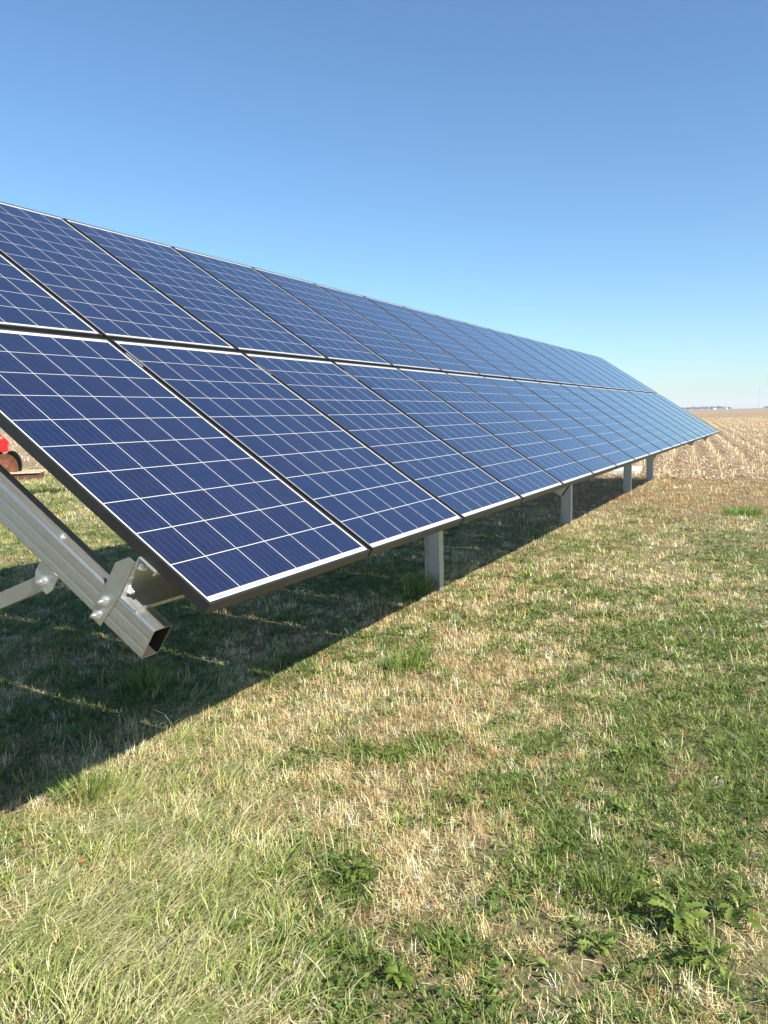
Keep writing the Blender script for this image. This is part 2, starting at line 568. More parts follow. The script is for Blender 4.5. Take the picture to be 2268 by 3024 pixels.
ORD = ['first', 'second', 'third', 'fourth', 'fifth', 'sixth', 'seventh', 'eighth', 'ninth', 'tenth', 'eleventh', 'twelfth',
       'thirteenth', 'fourteenth', 'fifteenth', 'sixteenth', 'seventeenth', 'last']
NPAN = 18
for row in (0, 1):
    for i in range(NPAN):
        s0 = row * (PL + ROWGAP)
        t = empty('solar_panel', P(i * PITCHX + 0.011, s0, FT), (TILT + random.gauss(0, 0.0006), random.gauss(0, 0.0008), 0))
        rn = 'lower' if row == 0 else 'upper'
        if i == 0:
            lb = f'blue solar panel at the near end of the {rn} row' + (', its black side frame showing' if row == 0 else ', cut by the photo edge')
        elif i == NPAN - 1:
            lb = f'blue solar panel at the far end of the {rn} row'
        else:
            lb = f'blue solar panel in the {rn} row, {ORD[i]} from the near end'
        tag(t, lb, 'solar panel', 'solar panels of the array')
        link('frame', ME_FRAME, t)
        link('backsheet', ME_BACK, t)
        if row == 0:
            link('label_sticker', ME_STICK, t)
        if i <= 6:
            for (x, y) in SPOTS:
                link('solar_cell', ME_CELL, t, loc=(x, y, 0))
            for (x, y) in RIBS:
                link('busbar_ribbon', ME_RIB, t, loc=(x, y, 0))
        else:
            c = link('solar_cells', cell_mesh(SPOTS, 'solar_cells'), t)
            tag(c, kind='stuff')
            tag(link('busbar_ribbons', ME_RIBS, t), kind='stuff')

# ------------------------------------------------------------------ purlins and support frames
ARRAY_X1 = NPAN * PITCHX - 0.01
def purlin(s, label):
    bm = bmesh.new()
    prof = [(s, 0.0402), (s - 0.075, 0.0402), (s - 0.075, 0.056), (s - 0.0725, 0.056), (s - 0.0725, 0.0427), (s - 0.0025, 0.0427),
            (s - 0.0025, 0.118), (s - 0.0045, 0.122), (s - 0.0025, 0.126),
            (s - 0.0025, 0.1972), (s - 0.0725, 0.1972), (s - 0.0725, 0.184), (s - 0.075, 0.184), (s - 0.075, 0.1997), (s, 0.1997)]
    prism(bm, [P(0.001, a, b) for a, b in prof], (ARRAY_X1 + 0.02, 0, 0))
    bmesh.ops.recalc_face_normals(bm, faces=bm.faces)
    return tag(from_bm('purlin', bm, M['galv_dull']), label, 'purlin', 'purlins under the panels')
purlin(0.284, 'long galvanised purlin under the bottom edge of the lower panels')
purlin(1.385, 'long galvanised purlin under the top edge of the lower panels')
purlin(1.706, 'long galvanised purlin set to block sun in the gap between the two rows of panels')  # unseen purlin, placed here so its flange stops sun through the gap
purlin(3.060, 'long galvanised purlin under the top edge of the upper panels')

def bolt_mesh(axis, at, r=0.0105, washer=0.017, out=0.020):
    bm = bmesh.new()
    a = Vector(axis).normalized()
    at = Vector(at)
    tube(bm, at, at + a * 0.003, washer, washer, 20)
    tube(bm, at + a * 0.003, at + a * 0.0135, r * 1.12, r * 1.12, 6)
    tube(bm, at + a * 0.0135, at + a * out, r * 0.62, r * 0.55, 12)
    bmesh.ops.recalc_face_normals(bm, faces=bm.faces)
    return bm

def build_support(t):
    NRM = Vector((0, -ST, CT))
    SL = Vector((0, CT, ST))
    # post: a wide flange section standing in the ground
    bm = bmesh.new()
    x, y = 0.040, 1.50
    hw, hd, tf, tw = 0.050, 0.075, 0.006, 0.0045
    prof = [(-hw, -hd), (hw, -hd), (hw, -hd + tf), (tw / 2, -hd + tf), (tw / 2, hd - tf), (hw, hd - tf), (hw, hd), (-hw, hd), (-hw, hd - tf),
            (-tw / 2, hd - tf), (-tw / 2, -hd + tf), (-hw, -hd + tf)]
    prism(bm, [(x + a, y + b, -0.25) for a, b in prof], (0, 0, 2.0))
    bmesh.ops.recalc_face_normals(bm, faces=bm.faces)
    from_bm('post', bm, M['galv_dull'], t)
    # rafter: rolled channel with two grooves along its side
    def loop(off):
        r = 0.008 - off
        w, n0, n1 = 0.080, 0.2, 0.317
        pts = []
        for cxx, cn, a0 in ((r + off, n0 + r + off, 180), (w - r - off, n0 + r + off, 270), (w - r - off, n1 - r - off, 0), (r + off, n1 - r - off, 90)):
            for k in range(4):
                a = math.radians(a0 + 30 * k)
                pts.append((cxx + r * math.cos(a), cn + r * math.sin(a)))
        for nn in (0.290, 0.2875, 0.2775, 0.275, 0.247, 0.2445, 0.2345, 0.232):
            g = 0.0007 if nn in (0.2875, 0.2775, 0.2445, 0.2345) else 0.0
            pts.append((off + g, nn))
        return pts
    bm = bmesh.new()
    S0, S1 = 0.12, 3.24
    A, B = loop(0.0), loop(0.003)
    n = len(A)
    V = [[bm.verts.new(P(px, s, pn)) for px, pn in L] for L in (A, B) for s in (S0, S1)]
    for j in range(n):
        k = (j + 1) % n
        bm.faces.new((V[0][j], V[0][k], V[1][k], V[1][j]))
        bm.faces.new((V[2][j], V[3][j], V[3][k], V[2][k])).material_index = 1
        bm.faces.new((V[0][j], V[2][j], V[2][k], V[0][k]))
        bm.faces.new((V[1][j], V[1][k], V[3][k], V[3][j]))
    bmesh.ops.recalc_face_normals(bm, faces=bm.faces)
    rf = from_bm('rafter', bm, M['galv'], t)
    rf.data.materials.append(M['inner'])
    # clip angles that hold the purlins
    for s in (0.284, 1.385, 1.706, 3.060):
        bm = bmesh.new()
        poly = [(s + 0.002, 0.062), (s + 0.028, 0.062), (s + 0.064, 0.108), (s + 0.066, 0.318), (s + 0.054, 0.330), (s + 0.018, 0.330), (s + 0.002, 0.215)]
        prism(bm, [P(-0.0045, a, b) for a, b in poly], (0.004, 0, 0))
        prism(bm, [P(-0.0005, s + 0.0010, 0.062), P(0.066, s + 0.0010, 0.062), P(0.066, s + 0.0010, 0.1985), P(-0.0005, s + 0.0010, 0.1985)], SL * 0.004)
        bmesh.ops.recalc_face_normals(bm, faces=bm.faces)
        cl = from_bm('clip_angle', bm, M['galv'], t)
        for ds, nn in ((0.042, 0.245), (0.044, 0.303)):
            from_bm('bolt', bolt_mesh((-1, 0, 0), P(-0.0045, s + ds, nn), out=0.026), M['bolt'], cl)
        for nn in (0.172, 0.078):
            from_bm('bolt', bolt_mesh(-SL, P(0.030, s - 0.0025, nn)), M['bolt'], cl)
    # braces from the post to the rafter, front and rear
    for (s, n_), (yy, zz), sg in (((0.600, 0.395), (1.43, H0 - 0.255), -1), ((2.42, 0.395), (1.57, H0 - 0.10), 1)):
        a = Vector(P(0.034, s, n_))
        b = Vector((0.034, yy, zz))
        bm = bmesh.new()
        bar(bm, a, b, 0.034, 0.052, (1, 0, 0))
        bmesh.ops.recalc_face_normals(bm, faces=bm.faces)
        br = from_bm('brace', bm, M['galv'], t)
        bm = bmesh.new()
        q = [(s + 0.030, 0.300), (s - 0.062, 0.300), (s - 0.058, 0.380), (s - 0.044, 0.408), (s + 0.018, 0.402), (s + 0.034, 0.370)]
        prism(bm, [P(0.010, u, v) for u, v in q], (0.006, 0, 0))
        bmesh.ops.recalc_face_normals(bm, faces=bm.faces)
        g = from_bm('gusset_plate', bm, M['galv_dull'], t)
        from_bm('bolt', bolt_mesh((-1, 0, 0), P(0.010, s - 0.012, 0.376), out=0.026), M['bolt'], g)
    # a round-headed bolt through the top of the rafter
    for s in (0.602, 1.50, 2.42):
        bm = bmesh.new()
        a = Vector(P(0.030, s, 0.2))
        tube(bm, a, a + NRM * 0.003, 0.014, 0.014, 16)
        tube(bm, a + NRM * 0.003, a + NRM * 0.009, 0.009, 0.006, 12)
        bmesh.ops.recalc_face_normals(bm, faces=bm.faces)
        from_bm('bolt', bm, M['bolt'], rf)

def copy_tree(o, parent=None):
    c = o.copy()
    col.objects.link(c)
    c.parent = parent
    for ch in list(o.children):
        copy_tree(ch, c)
    return c

sup = empty('support_frame', (0, 0, 0))
build_support(sup)
tag(sup, 'near support frame whose bare galvanised rafter end hangs beside the first panel', 'support frame', 'support frames of the array')
for xx, lb in ((5.0, 'support frame whose grey post stands nearest the camera in the shade, beside a grass tuft'),
               (10.0, 'support frame whose grey post is second from the camera'),
               (15.0, 'support frame whose grey post is third from the camera, in front of the pale slab'),
               (17.9, 'support frame at the far end, its post farthest away beside the corn field')):
    c = copy_tree(sup)
    c.location.x = xx
    tag(c, lb)

# ------------------------------------------------------------------ grass
CG = np.array(CAM[:2])
def sample(nmax, dens, dmin, dmax, a0, a1):
    """random ground points round the camera's foot, density given by distance, in a wide fan"""
    d = np.linspace(dmin, dmax, 4000)
    pdf = dens(d) * d
    cdf = np.cumsum(pdf)
    total = int(cdf[-1] * (d[1] - d[0]) * (a1 - a0))
    total = min(total, nmax)
    r = np.interp(rng.random(total), cdf / cdf[-1], d)
    a = a0 + (a1 - a0) * rng.random(total)
    return CG[0] + r * np.cos(a), CG[1] + r * np.sin(a), r

def gauss(x, y, cx, cy, rx, ry=None, ang=0.0):
    ry = ry or rx
    c, s = math.cos(ang), math.sin(ang)
    u = (x - cx) * c + (y - cy) * s
    v = -(x - cx) * s + (y - cy) * c
    return np.exp(-(u / rx) ** 2 - (v / ry) ** 2)

TAN = [(2.12, 0.64, .55, .35), (1.75, 0.96, .3, .3), (2.31, 0.19, .4, .3), (3.14, 0.2, .4, .35), (2.27, -0.23, .3, .25), (14.0, 1.36, 2.5, 1.5),
       (14.8, -0.6, 2.6, 1.5), (10.18, 1.35, 1.0, .5), (7.11, 0.72, .5, .3), (6.64, -0.3, .7, .3), (5.13, 0.7, .5, .3), (0.9, 0.02, .25, .16), (1.17, 0.30, .25, .25),
       (1.43, -0.05, .22, .18), (0.5, -0.32, .3, .2), (0.81, -0.46, .3, .2), (3.1, 2.0, .6, .4), (7.5, 2.2, 1.2, .6), (9, 0.1, .8, .35), (12.5, 2.2, 2.5, .9), (1.0, 1.48, .25, .25)]
GRN = [(4.71, -0.86, .9, .5), (3.65, -1.25, .7, .4), (1.97, -0.85, .35, .3), (2.71, -1.06, .5, .4), (2.21, -1.36, .4, .3), (3.6, -0.38, .4, .25), (1.35, -0.26, .2, .15),
       (1.57, 0.19, .17, .12), (0.83, -1.26, .28, .22), (0.59, -0.11, .18, .14), (2.88, 0.8, .25, .2), (11.99, -0.81, .5, .4), (11.84, 0.85, .6, .35), (1.75, 2.07, .4, .35),
       (5.07, 0.34, .5, .3), (6.39, 1.1, .5, .3), (1.33, -0.95, .3, .2), (1.52, -1.36, .3, .25), (1.14, -0.72, .2, .15), (0.16, -0.57, .25, .2), (4.39, 0.71, .35, .3), (5.4, 2.3, .8, .5), (8.3, -0.9, .8, .4)]
SOIL = [(0.577, -0.74, .16, .10), (0.50, -0.97, .22, .10), (0.70, -1.46, .18, .10), (0.33, -0.86, .16, .09), (0.72, -0.42, .10, .07), (0.98, -0.52, .10, .07)]
def longgrass(x, y):
    m = gauss(x, y, 0.30, 0.62, 0.85, 0.50, math.radians(42)) + 0.8 * gauss(x, y, -0.15, 0.15, 0.35, 0.30)
    m = m + 0.5 * gauss(x, y, 1.6, 1.55, 0.7, 0.25, math.radians(25))
    return np.clip(m * 1.35 + 1.3 * (fbm(x, y, 0.34, 21) - 0.5) * np.minimum(1, 2 * m) - 0.12, 0, 1)
def green_frac(x, y):
    g = 0.52 + 1.1 * (fbm(x, y, 0.75, 31) - 0.5) + 1.7 * (fbm(x, y, 0.24, 35) - 0.5) + 0.9 * (vnoise(x, y, 0.055, 38) - 0.5)
    for cx, cy, rx, ry in TAN:
        g = g - 0.52 * gauss(x, y, cx, cy, rx, ry)
    for cx, cy, rx, ry in GRN:
        g = g + 0.46 * gauss(x, y, cx, cy, rx, ry)
    g = g - 0.75 * np.clip((x - 10.6) / 2.4, 0, 1) * (y < 8) + 0.10 * longgrass(x, y)
    g = g + 0.18 * np.clip((y - 1.7) / 0.6, 0, 1) * np.clip((9.5 - x) / 2, 0, 1)
    return np.clip(g, 0.02, 0.97)
def bare(x, y):
    b = np.zeros_like(x)
    for cx, cy, rx, ry in SOIL:
        b = np.maximum(b, gauss(x, y, cx, cy, rx, ry))
    return b

def pick(cols, n, jit=0.20):
    c = np.array(cols)[rng.integers(0, len(cols), n)]
    return np.clip(c * (1 + jit * rng.standard_normal((n, 1))) * (1 + 0.05 * rng.standard_normal((n, 3))), 0.005, 0.95)

def blades(x, y, az, th0, th1, L, w, colr, K, zoff=0.0, face=None, tipcol=None, zf=lawn_z, kink=None):
    """vertices, faces (as loop arrays) and colours of many blades; K segments each"""
    n = len(x)
    z = zf(x, y) + zoff
    da = np.stack([np.cos(az), np.sin(az)], 1)
    fa = az + np.pi / 2 if face is None else face
    sd = np.stack([np.cos(fa), np.sin(fa), np.zeros(n)], 1)
    pos = np.stack([x, y, z], 1)
    V, C = [], []
    tip = colr if tipcol is None else tipcol
    for k in range(K):
        t = k / K
        ww = (w * (1.0 - 0.55 * t * t) * (0.7 if k == 0 else 1.0))[:, None] * 0.5
        V += [pos - sd * ww, pos + sd * ww]
        cc = colr * (1 - t) + tip * t
        C += [cc, cc]
        th = th0 + (th1 - th0) * (k + 0.5) / K
        st = (L / K)[:, None] * np.concatenate([da * np.sin(th)[:, None], np.cos(th)[:, None]], 1)
        pos = pos + st
        if kink is not None:
            ca, sa = np.cos(kink), np.sin(kink)
            da = np.stack([da[:, 0] * ca - da[:, 1] * sa, da[:, 0] * sa + da[:, 1] * ca], 1)
        pos[:, 2] = np.maximum(pos[:, 2], zf(pos[:, 0], pos[:, 1]) + 0.003 + zoff)
    V.append(pos)
    C.append(tip)
    m = 2 * K + 1
    V = np.stack(V, 1).reshape(-1, 3)
    C = np.stack(C, 1).reshape(-1, 3)
    base = (np.arange(n) * m)[:, None]
    pat, sz = [], []
    for k in range(K - 1):
        pat += [2 * k, 2 * k + 1, 2 * k + 3, 2 * k + 2]
        sz.append(4)
    pat += [2 * K - 2, 2 * K - 1, 2 * K]
    sz.append(3)
    loops = (base + np.array(pat)[None, :]).ravel()
    return V, loops, np.tile(np.array(sz), n), C

def mesh_from(name, parts, m):
    V, Lp, S, C = [], [], [], []
    off = 0
    for v, l, s, c in parts:
        V.append(v); Lp.append(l + off); S.append(s); C.append(c)
        off += len(v)
    V, Lp, S, C = (np.concatenate(a) for a in (V, Lp, S, C))
    me = bpy.data.meshes.new(name)
    me.vertices.add(len(V))
    me.vertices.foreach_set('co', V.astype(np.float32).ravel())
    me.loops.add(len(Lp))
    me.loops.foreach_set('vertex_index', Lp.astype(np.int32))
    me.polygons.add(len(S))
    me.polygons.foreach_set('loop_start', np.concatenate([[0], np.cumsum(S)[:-1]]).astype(np.int32))
    me.update(calc_edges=True)
    a = me.attributes.new('Col', 'FLOAT_COLOR', 'POINT')
    a.data.foreach_set('color', np.concatenate([C, np.ones((len(C), 1))], 1).astype(np.float32).ravel())
    me.materials.append(m)
    return me

A0, A1 = math.radians(-14), math.radians(66)
U = lambda n, a, b: a + (b - a) * rng.random(n)
GREENS = [(0.135, 0.205, 0.028), (0.165, 0.240, 0.034), (0.215, 0.285, 0.050), (0.095, 0.160, 0.027), (0.27, 0.325, 0.085), (0.14, 0.195, 0.042)]
YGREENS = [(0.38, 0.42, 0.11), (0.46, 0.48, 0.16), (0.31, 0.37, 0.08), (0.54, 0.52, 0.23), (0.23, 0.30, 0.055)]
STRAWS = [(0.72, 0.58, 0.29), (0.80, 0.68, 0.40), (0.62, 0.46, 0.22), (0.86, 0.77, 0.52), (0.66, 0.49, 0.23), (0.52, 0.36, 0.17), (0.76, 0.65, 0.31)]
BROWNS = [(0.40, 0.23, 0.105), (0.48, 0.29, 0.14), (0.33, 0.19, 0.09), (0.54, 0.34, 0.165)]

def pick_by(cols, u, jit=0.16):
    """colour chosen by u (the same for all blades of a clump), varied a little per blade"""
    n = len(u)
    c = np.array(cols)[np.minimum((u * len(cols)).astype(int), len(cols) - 1)]
    return np.clip(c * (1 + jit * rng.standard_normal((n, 1))) * (1 + 0.05 * rng.standard_normal((n, 3))), 0.005, 0.92)

green_parts, dry_parts, long_parts = [], [], []
for (dmin, dmax, dens, K, nmax, sig) in ((1.0, 4.2, lambda d: 14500 * np.clip((4.2 - d) / 1.2, 0, 1), 3, 260000, 0.014),
                                         (3.0, 11.0, lambda d: 14500 * (3.6 / np.maximum(d, 3.6)) ** 1.75 * np.clip((d - 3.0) / 1.2, 0, 1) * np.clip((11.0 - d) / 4, 0, 1), 2, 330000, 0.022),
                                         (7.0, 34.0, lambda d: 4000 * (9.0 / d) ** 1.5 * np.clip((d - 7.0) / 4, 0, 1), 1, 420000, 0.040)):
    x, y, r = sample(nmax, dens, dmin, dmax, *((A0, A1) if K > 1 else (math.radians(-7), math.radians(58))))
    n = len(x)
    per = 20
    nc = int(n * 0.62 / per)
    # clumps: the first points are centres, each with a tuft of blades round it
    cx, cy, cr = x[:nc], y[:nc], r[:nc]
    size = np.exp(0.35 * rng.standard_normal(nc))
    own = np.repeat(np.arange(nc), per)
    ox, oy = rng.standard_normal(nc * per) * sig * size[own], rng.standard_normal(nc * per) * sig * size[own]
    keep = nc * (per + 1)
    lx, ly, lr = x[keep:], y[keep:], r[keep:]
    m = len(lx)
    X = np.concatenate([cx[own] + ox, lx]); Y = np.concatenate([cy[own] + oy, ly]); R = np.concatenate([cr[own], lr])
    RX = np.concatenate([cx[own], lx]); RY = np.concatenate([cy[own], ly])
    cu = rng.random((nc, 5))
    uu = np.concatenate([cu[own], rng.random((m, 5))])
    hgt = np.concatenate([size[own] * (0.8 + 0.7 * cu[own, 3]), np.full(m, 0.85)])
    radial = np.concatenate([np.arctan2(oy, ox) + rng.standard_normal(nc * per) * 0.7, U(m, 0, 6.283)])
    x, y, r = X, Y, R
    b = bare(x, y)
    ok = (x < edge_x(y) + U(len(x), -0.35, 0.15)) & (rng.random(len(x)) > 0.82 * b)
    x, y, r, RX, RY, uu, hgt, radial = x[ok], y[ok], r[ok], RX[ok], RY[ok], uu[ok], hgt[ok], radial[ok]
    n = len(x)
    g = green_frac(RX, RY)
    lg = longgrass(RX, RY)
    wide = np.maximum(1.0, r / 3.6) ** 1.12
    tall = np.maximum(1.0, r / 7.0) ** 0.45
    isl = rng.random(n) < lg * 0.36
    rest = ~isl
    isg = rest & (uu[:, 0] < g)
    isd = rest & ~isg
    # green
    i = np.where(isg)[0]
    k = len(i)
    c = pick_by(GREENS, uu[i, 1])
    yy = uu[i, 2] < np.clip(0.22 + 0.8 * lg[i] + 0.6 * (0.60 - g[i]), 0, 0.9)
    c[yy] = pick_by(YGREENS, uu[i, 1])[yy]
    L = U(k, 0.022, 0.056) * hgt[i] * tall[i]
    th0 = U(k, 0.1, 1.15)
    green_parts.append(blades(x[i], y[i], radial[i], th0, th0 + U(k, 0.3, 1.2), L, U(k, 0.0022, 0.0046) * wide[i], c, K,
                              face=radial[i] + np.pi / 2 + rng.standard_normal(k) * 0.5, tipcol=c * 0.85 + 0.15 * np.array([0.52, 0.46, 0.22])))
    # dry: part standing stubble of the mown grass, part lying clippings
    i = np.where(isd)[0]
    k = len(i)
    c = pick_by(STRAWS, uu[i, 1], 0.2)
    br = uu[i, 2] < np.clip(0.06 + 1.4 * (fbm(RX[i], RY[i], 0.5, 51) - 0.48) + np.clip((x[i] - 9.5) / 3.5, 0, 1) * (0.35 + 0.7 * vnoise(RX[i], RY[i], 1.2, 55)) * (y[i] < 8), 0, 0.85)
    c[br] = pick_by(BROWNS, uu[i, 1])[br]
    lie = rng.random(k) < 0.42
    th0 = np.where(lie, U(k, 1.25, 1.6), U(k, 0.0, 0.8))
    th1 = np.where(lie, U(k, 1.3, 1.75), th0 + U(k, -0.2, 0.8))
    L = np.where(lie, U(k, 0.02, 0.06), U(k, 0.020, 0.052) * hgt[i]) * tall[i]
    zo = np.where(lie, rng.random(k) ** 1.5 * 0.026, 0.0)
    dry_parts.append(blades(x[i], y[i], U(k, 0, 6.283), th0, th1, L, U(k, 0.0013, 0.0030) * wide[i], c, K, zoff=zo,
                            face=None, kink=U(k, -0.5, 0.5)))
    # long
    i = np.where(isl)[0]
    k = len(i)
    if k:
        flow = math.radians(-16) + 2.0 * (fbm(RX[i], RY[i], 0.30, 61) - 0.5) * 2 + rng.standard_normal(k) * 0.40
        c = pick_by(YGREENS + [(0.17, 0.25, 0.05), (0.62, 0.55, 0.28), (0.78, 0.70, 0.44), (0.24, 0.32, 0.07), (0.70, 0.60, 0.34)], uu[i, 1], 0.2)
        th0 = U(k, 0.7, 1.35)
        long_parts.append(blades(x[i], y[i], flow, th0, U(k, 1.45, 1.8), U(k, 0.04, 0.14) * (0.6 + 0.5 * hgt[i]), U(k, 0.0015, 0.0038) * wide[i], c, max(K, 2),
                                 zoff=rng.random(k) * 0.02, kink=U(k, -0.3, 0.3), tipcol=c * 0.8 + 0.2 * np.array([0.62, 0.55, 0.32])))
print('blades', [sum(len(p[2]) for p in q) for q in (green_parts, dry_parts, long_parts)])
o = link('green_grass', mesh_from('green_grass', green_parts, M['blade']))
tag(o, 'short green grass blades growing across the lawn', 'grass', kind='stuff')
o = link('dry_grass', mesh_from('dry_grass', dry_parts, M['straw']))
tag(o, 'tan dry grass and clippings scattered over the lawn', 'grass', kind='stuff')
o = link('long_grass', mesh_from('long_grass', long_parts, M['blade']))
tag(o, 'long pale green grass lying flat at the lower left', 'grass', kind='stuff')

# clover and other small leaves between the blades
x, y, r = sample(60000, lambda d: 1500 * (2.6 / np.maximum(d, 2.6)) ** 1.5, 1.0, 16, A0, A1)
g = green_frac(x, y)
ok = (rng.random(len(x)) < (g - 0.30) * 1.2) & (x < EDGE - 3) & (longgrass(x, y) < 0.5)
x, y, r = x[ok], y[ok], r[ok]
n = len(x)
V, Lp, S, C = [], [], [], []
rad = U(n, 0.004, 0.0115) * np.maximum(1, r / 4) ** 0.6
cen = np.stack([x, y, lawn_z(x, y) + U(n, 0.008, 0.034)], 1)
tz = rng.random(n) * 6.283
tl = U(n, 0.05, 0.7)
nx = np.stack([np.sin(tl) * np.cos(tz), np.sin(tl) * np.sin(tz), np.cos(tl)], 1)
a = np.cross(nx, np.array([0.3, 0.5, 0.81]))
a /= np.linalg.norm(a, axis=1)[:, None]
b = np.cross(nx, a)
el = U(n, 0.55, 1.0)
for j in range(6):
    ang = j * math.pi / 3
    V.append(cen + a * (rad * math.cos(ang) * 1.25)[:, None] + b * (rad * el * math.sin(ang))[:, None] + nx * (rad * 0.18 * math.cos(2 * ang))[:, None])
V = np.stack(V, 1).reshape(-1, 3)
Lp = np.arange(n * 6)
c = pick([(0.075, 0.145, 0.022), (0.10, 0.18, 0.030), (0.055, 0.115, 0.020), (0.15, 0.22, 0.055)], n)
me = mesh_from('clover_leaves', [(V, Lp, np.full(n, 6), np.repeat(c, 6, 0))], M['blade'])
tag(link('clover_leaves', me), 'small round green leaves sprinkled through the lawn', 'ground cover', kind='stuff')

x, y, r = sample(9500, lambda d: 470 * (2.6 / np.maximum(d, 2.6)) ** 1.2, 1.0, 13, A0, A1)
g = green_frac(x, y)
ok = (rng.random(len(x)) < (g - 0.25) * 1.1) & (longgrass(x, y) < 0.45) & (x < 13)
x, y, r = x[ok], y[ok], r[ok]
nl = 7
own = np.repeat(np.arange(len(x)), nl)
k = len(own)
sz = np.clip(np.exp(0.4 * rng.standard_normal(len(x))), 0.4, 1.25)[own] * np.maximum(1, r[own] / 6) ** 0.4
cc = pick_by([(0.12, 0.19, 0.025), (0.16, 0.23, 0.032), (0.10, 0.165, 0.025), (0.21, 0.28, 0.05)], rng.random(len(x))[own])
th0 = U(k, 0.5, 1.3)
part = blades(x[own] + rng.standard_normal(k) * 0.004, y[own] + rng.standard_normal(k) * 0.004, U(k, 0, 6.283), th0, th0 + U(k, 0.3, 0.9), U(k, 0.020, 0.048) * sz, U(k, 0.006, 0.012) * sz, cc, 3, zoff=0.006)
tag(link('small_weeds', mesh_from('small_weeds', [part], M['blade'])), 'small broad-leaved weeds mixed into the lawn', 'ground cover', kind='stuff')

# ------------------------------------------------------------------ corn residue and stubble
F0, F1 = math.radians(-10), math.radians(16)
def field_pts(nmax, dens, d0, d1):
    xa, ya, ra = sample(nmax, dens, d0, d1, F0, F1)
    xb, yb, rb = sample(nmax // 4, lambda d: dens(d) * 0.35, d0, d1, F1, math.radians(64))
    x, y, r = np.concatenate([xa, xb]), np.concatenate([ya, yb]), np.concatenate([ra, rb])
    ok = x > edge_x(y) + np.minimum(0.3, rng.standard_normal(len(x)) * 0.16)
    return x[ok], y[ok], r[ok]
HUSK = [(0.62, 0.50, 0.31), (0.72, 0.62, 0.44), (0.50, 0.37, 0.20), (0.80, 0.73, 0.58), (0.44, 0.31, 0.16), (0.56, 0.42, 0.22), (0.34, 0.22, 0.12), (0.66, 0.50, 0.24)]
parts = []
x, y, r = field_pts(260000, lambda d: 900 * (20 / np.maximum(d, 18)) ** 2.2, 17.5, 330)
rowy = -np.sin(ROW_ANG) * x + np.cos(ROW_ANG) * y
ph = np.sin(2 * np.pi * rowy / 0.76 + 0.8 * (vnoise(x, y, 3.0, 81) - 0.5))
ph2 = np.sin(2 * np.pi * rowy / 4.56 + 2.0)
ok = rng.random(len(x)) < np.clip(0.62 + (0.02 + 0.34 * np.clip((r - 28) / 30, 0, 1)) * ph + 0.12 * ph2 + 0.8 * (fbm(x, y, 0.8, 83) - 0.5), 0.05, 1)
x, y, r, ph = x[ok], y[ok], r[ok], ph[ok]
k = len(x)
dark = rng.random(k) < 0.36 - 0.15 * ph
c = pick(HUSK, k, 0.16)
c[dark] = pick([(0.24, 0.14, 0.07), (0.32, 0.20, 0.10), (0.40, 0.27, 0.14)], int(dark.sum()))
far = np.maximum(1.35 - 0.35 * np.clip((r - 20) / 20, 0, 1), r / 24) ** 0.62
th0 = np.pi / 2 - U(k, -0.25, 0.6) / far ** 1.5
parts.append(blades(x, y, U(k, 0, 6.283), th0, th0 + U(k, -0.5, 0.5) / far, U(k, 0.03, 0.17) * far, U(k, 0.008, 0.030) * far, c, 2,
                    zoff=rng.random(k) * 0.03, kink=U(k, -0.6, 0.6), zf=lambda a, b: np.where(a < 60, field_z(a, b), 0.02)))
o = link('corn_residue', mesh_from('corn_residue', parts, M['residue']))
tag(o, 'pale husks and leaves littering the harvested corn field', 'corn residue', kind='stuff')
# standing stalks in rows
parts = []
xs, ys = [], []
for j in range(-60, 160):
    v = j * 0.76
    uu = np.arange(17, 150, 0.17) + rng.random(782 + 1)[: len(np.arange(17, 150, 0.17))] * 0.1
    px = np.cos(ROW_ANG) * uu - np.sin(ROW_ANG) * v
    py = np.sin(ROW_ANG) * uu + np.cos(ROW_ANG) * v
    an = np.arctan2(py - CG[1], px - CG[0])
    dd = np.hypot(px - CG[0], py - CG[1])
    ok = (px > edge_x(py) + 0.3) & (rng.random(len(px)) < 0.75 * np.minimum(1, (28 / dd) ** 0.9)) & (an > F0) & (an < math.radians(60))
    ok &= (an < F1) | (rng.random(len(px)) < 0.4)
    xs.append(px[ok]); ys.append(py[ok])
x, y = np.concatenate(xs), np.concatenate(ys)
x = x + rng.standard_normal(len(x)) * 0.03
y = y + rng.standard_normal(len(x)) * (0.035 + 0.09 * np.clip((32 - x) / 12, 0, 1))
r = np.hypot(x - CG[0], y - CG[1])
k = len(x)
c = pick([(0.56, 0.42, 0.22), (0.66, 0.53, 0.31), (0.45, 0.32, 0.16), (0.72, 0.60, 0.38)], k)
az, th = U(k, 0, 6.283), np.abs(rng.standard_normal(k)) * (0.28 + 0.5 * np.clip((32 - x) / 12, 0, 1))
wd = U(k, 0.016, 0.026) * np.maximum(1, r / 28) ** 0.6
hh = U(k, 0.07, 0.22)
ring = []
base = np.stack([x, y, field_z(x, y) - 0.02], 1)
topc = base + np.stack([np.cos(az) * np.sin(th), np.sin(az) * np.sin(th), np.cos(th)], 1) * (hh + 0.02)[:, None]
vv = []
for cen, s in ((base, 1.0), (topc, 0.85)):
    for q in range(4):
        vv.append(cen + np.stack([np.cos(az + q * np.pi / 2), np.sin(az + q * np.pi / 2), 0 * az], 1) * (wd * 0.5 * s)[:, None])
V = np.stack(vv, 1).reshape(-1, 3)
pat = np.array([0, 1, 5, 4, 1, 2, 6, 5, 2, 3, 7, 6, 3, 0, 4, 7, 4, 5, 6, 7])
Lp = ((np.arange(k) * 8)[:, None] + pat[None]).ravel()
o = link('corn_stubble', mesh_from('corn_stubble', [(V, Lp, np.full(k * 5, 4), np.repeat(c, 8, 0))], M['residue']))
tag(o, 'short cut corn stalks standing in rows', 'corn stubble', kind='stuff')

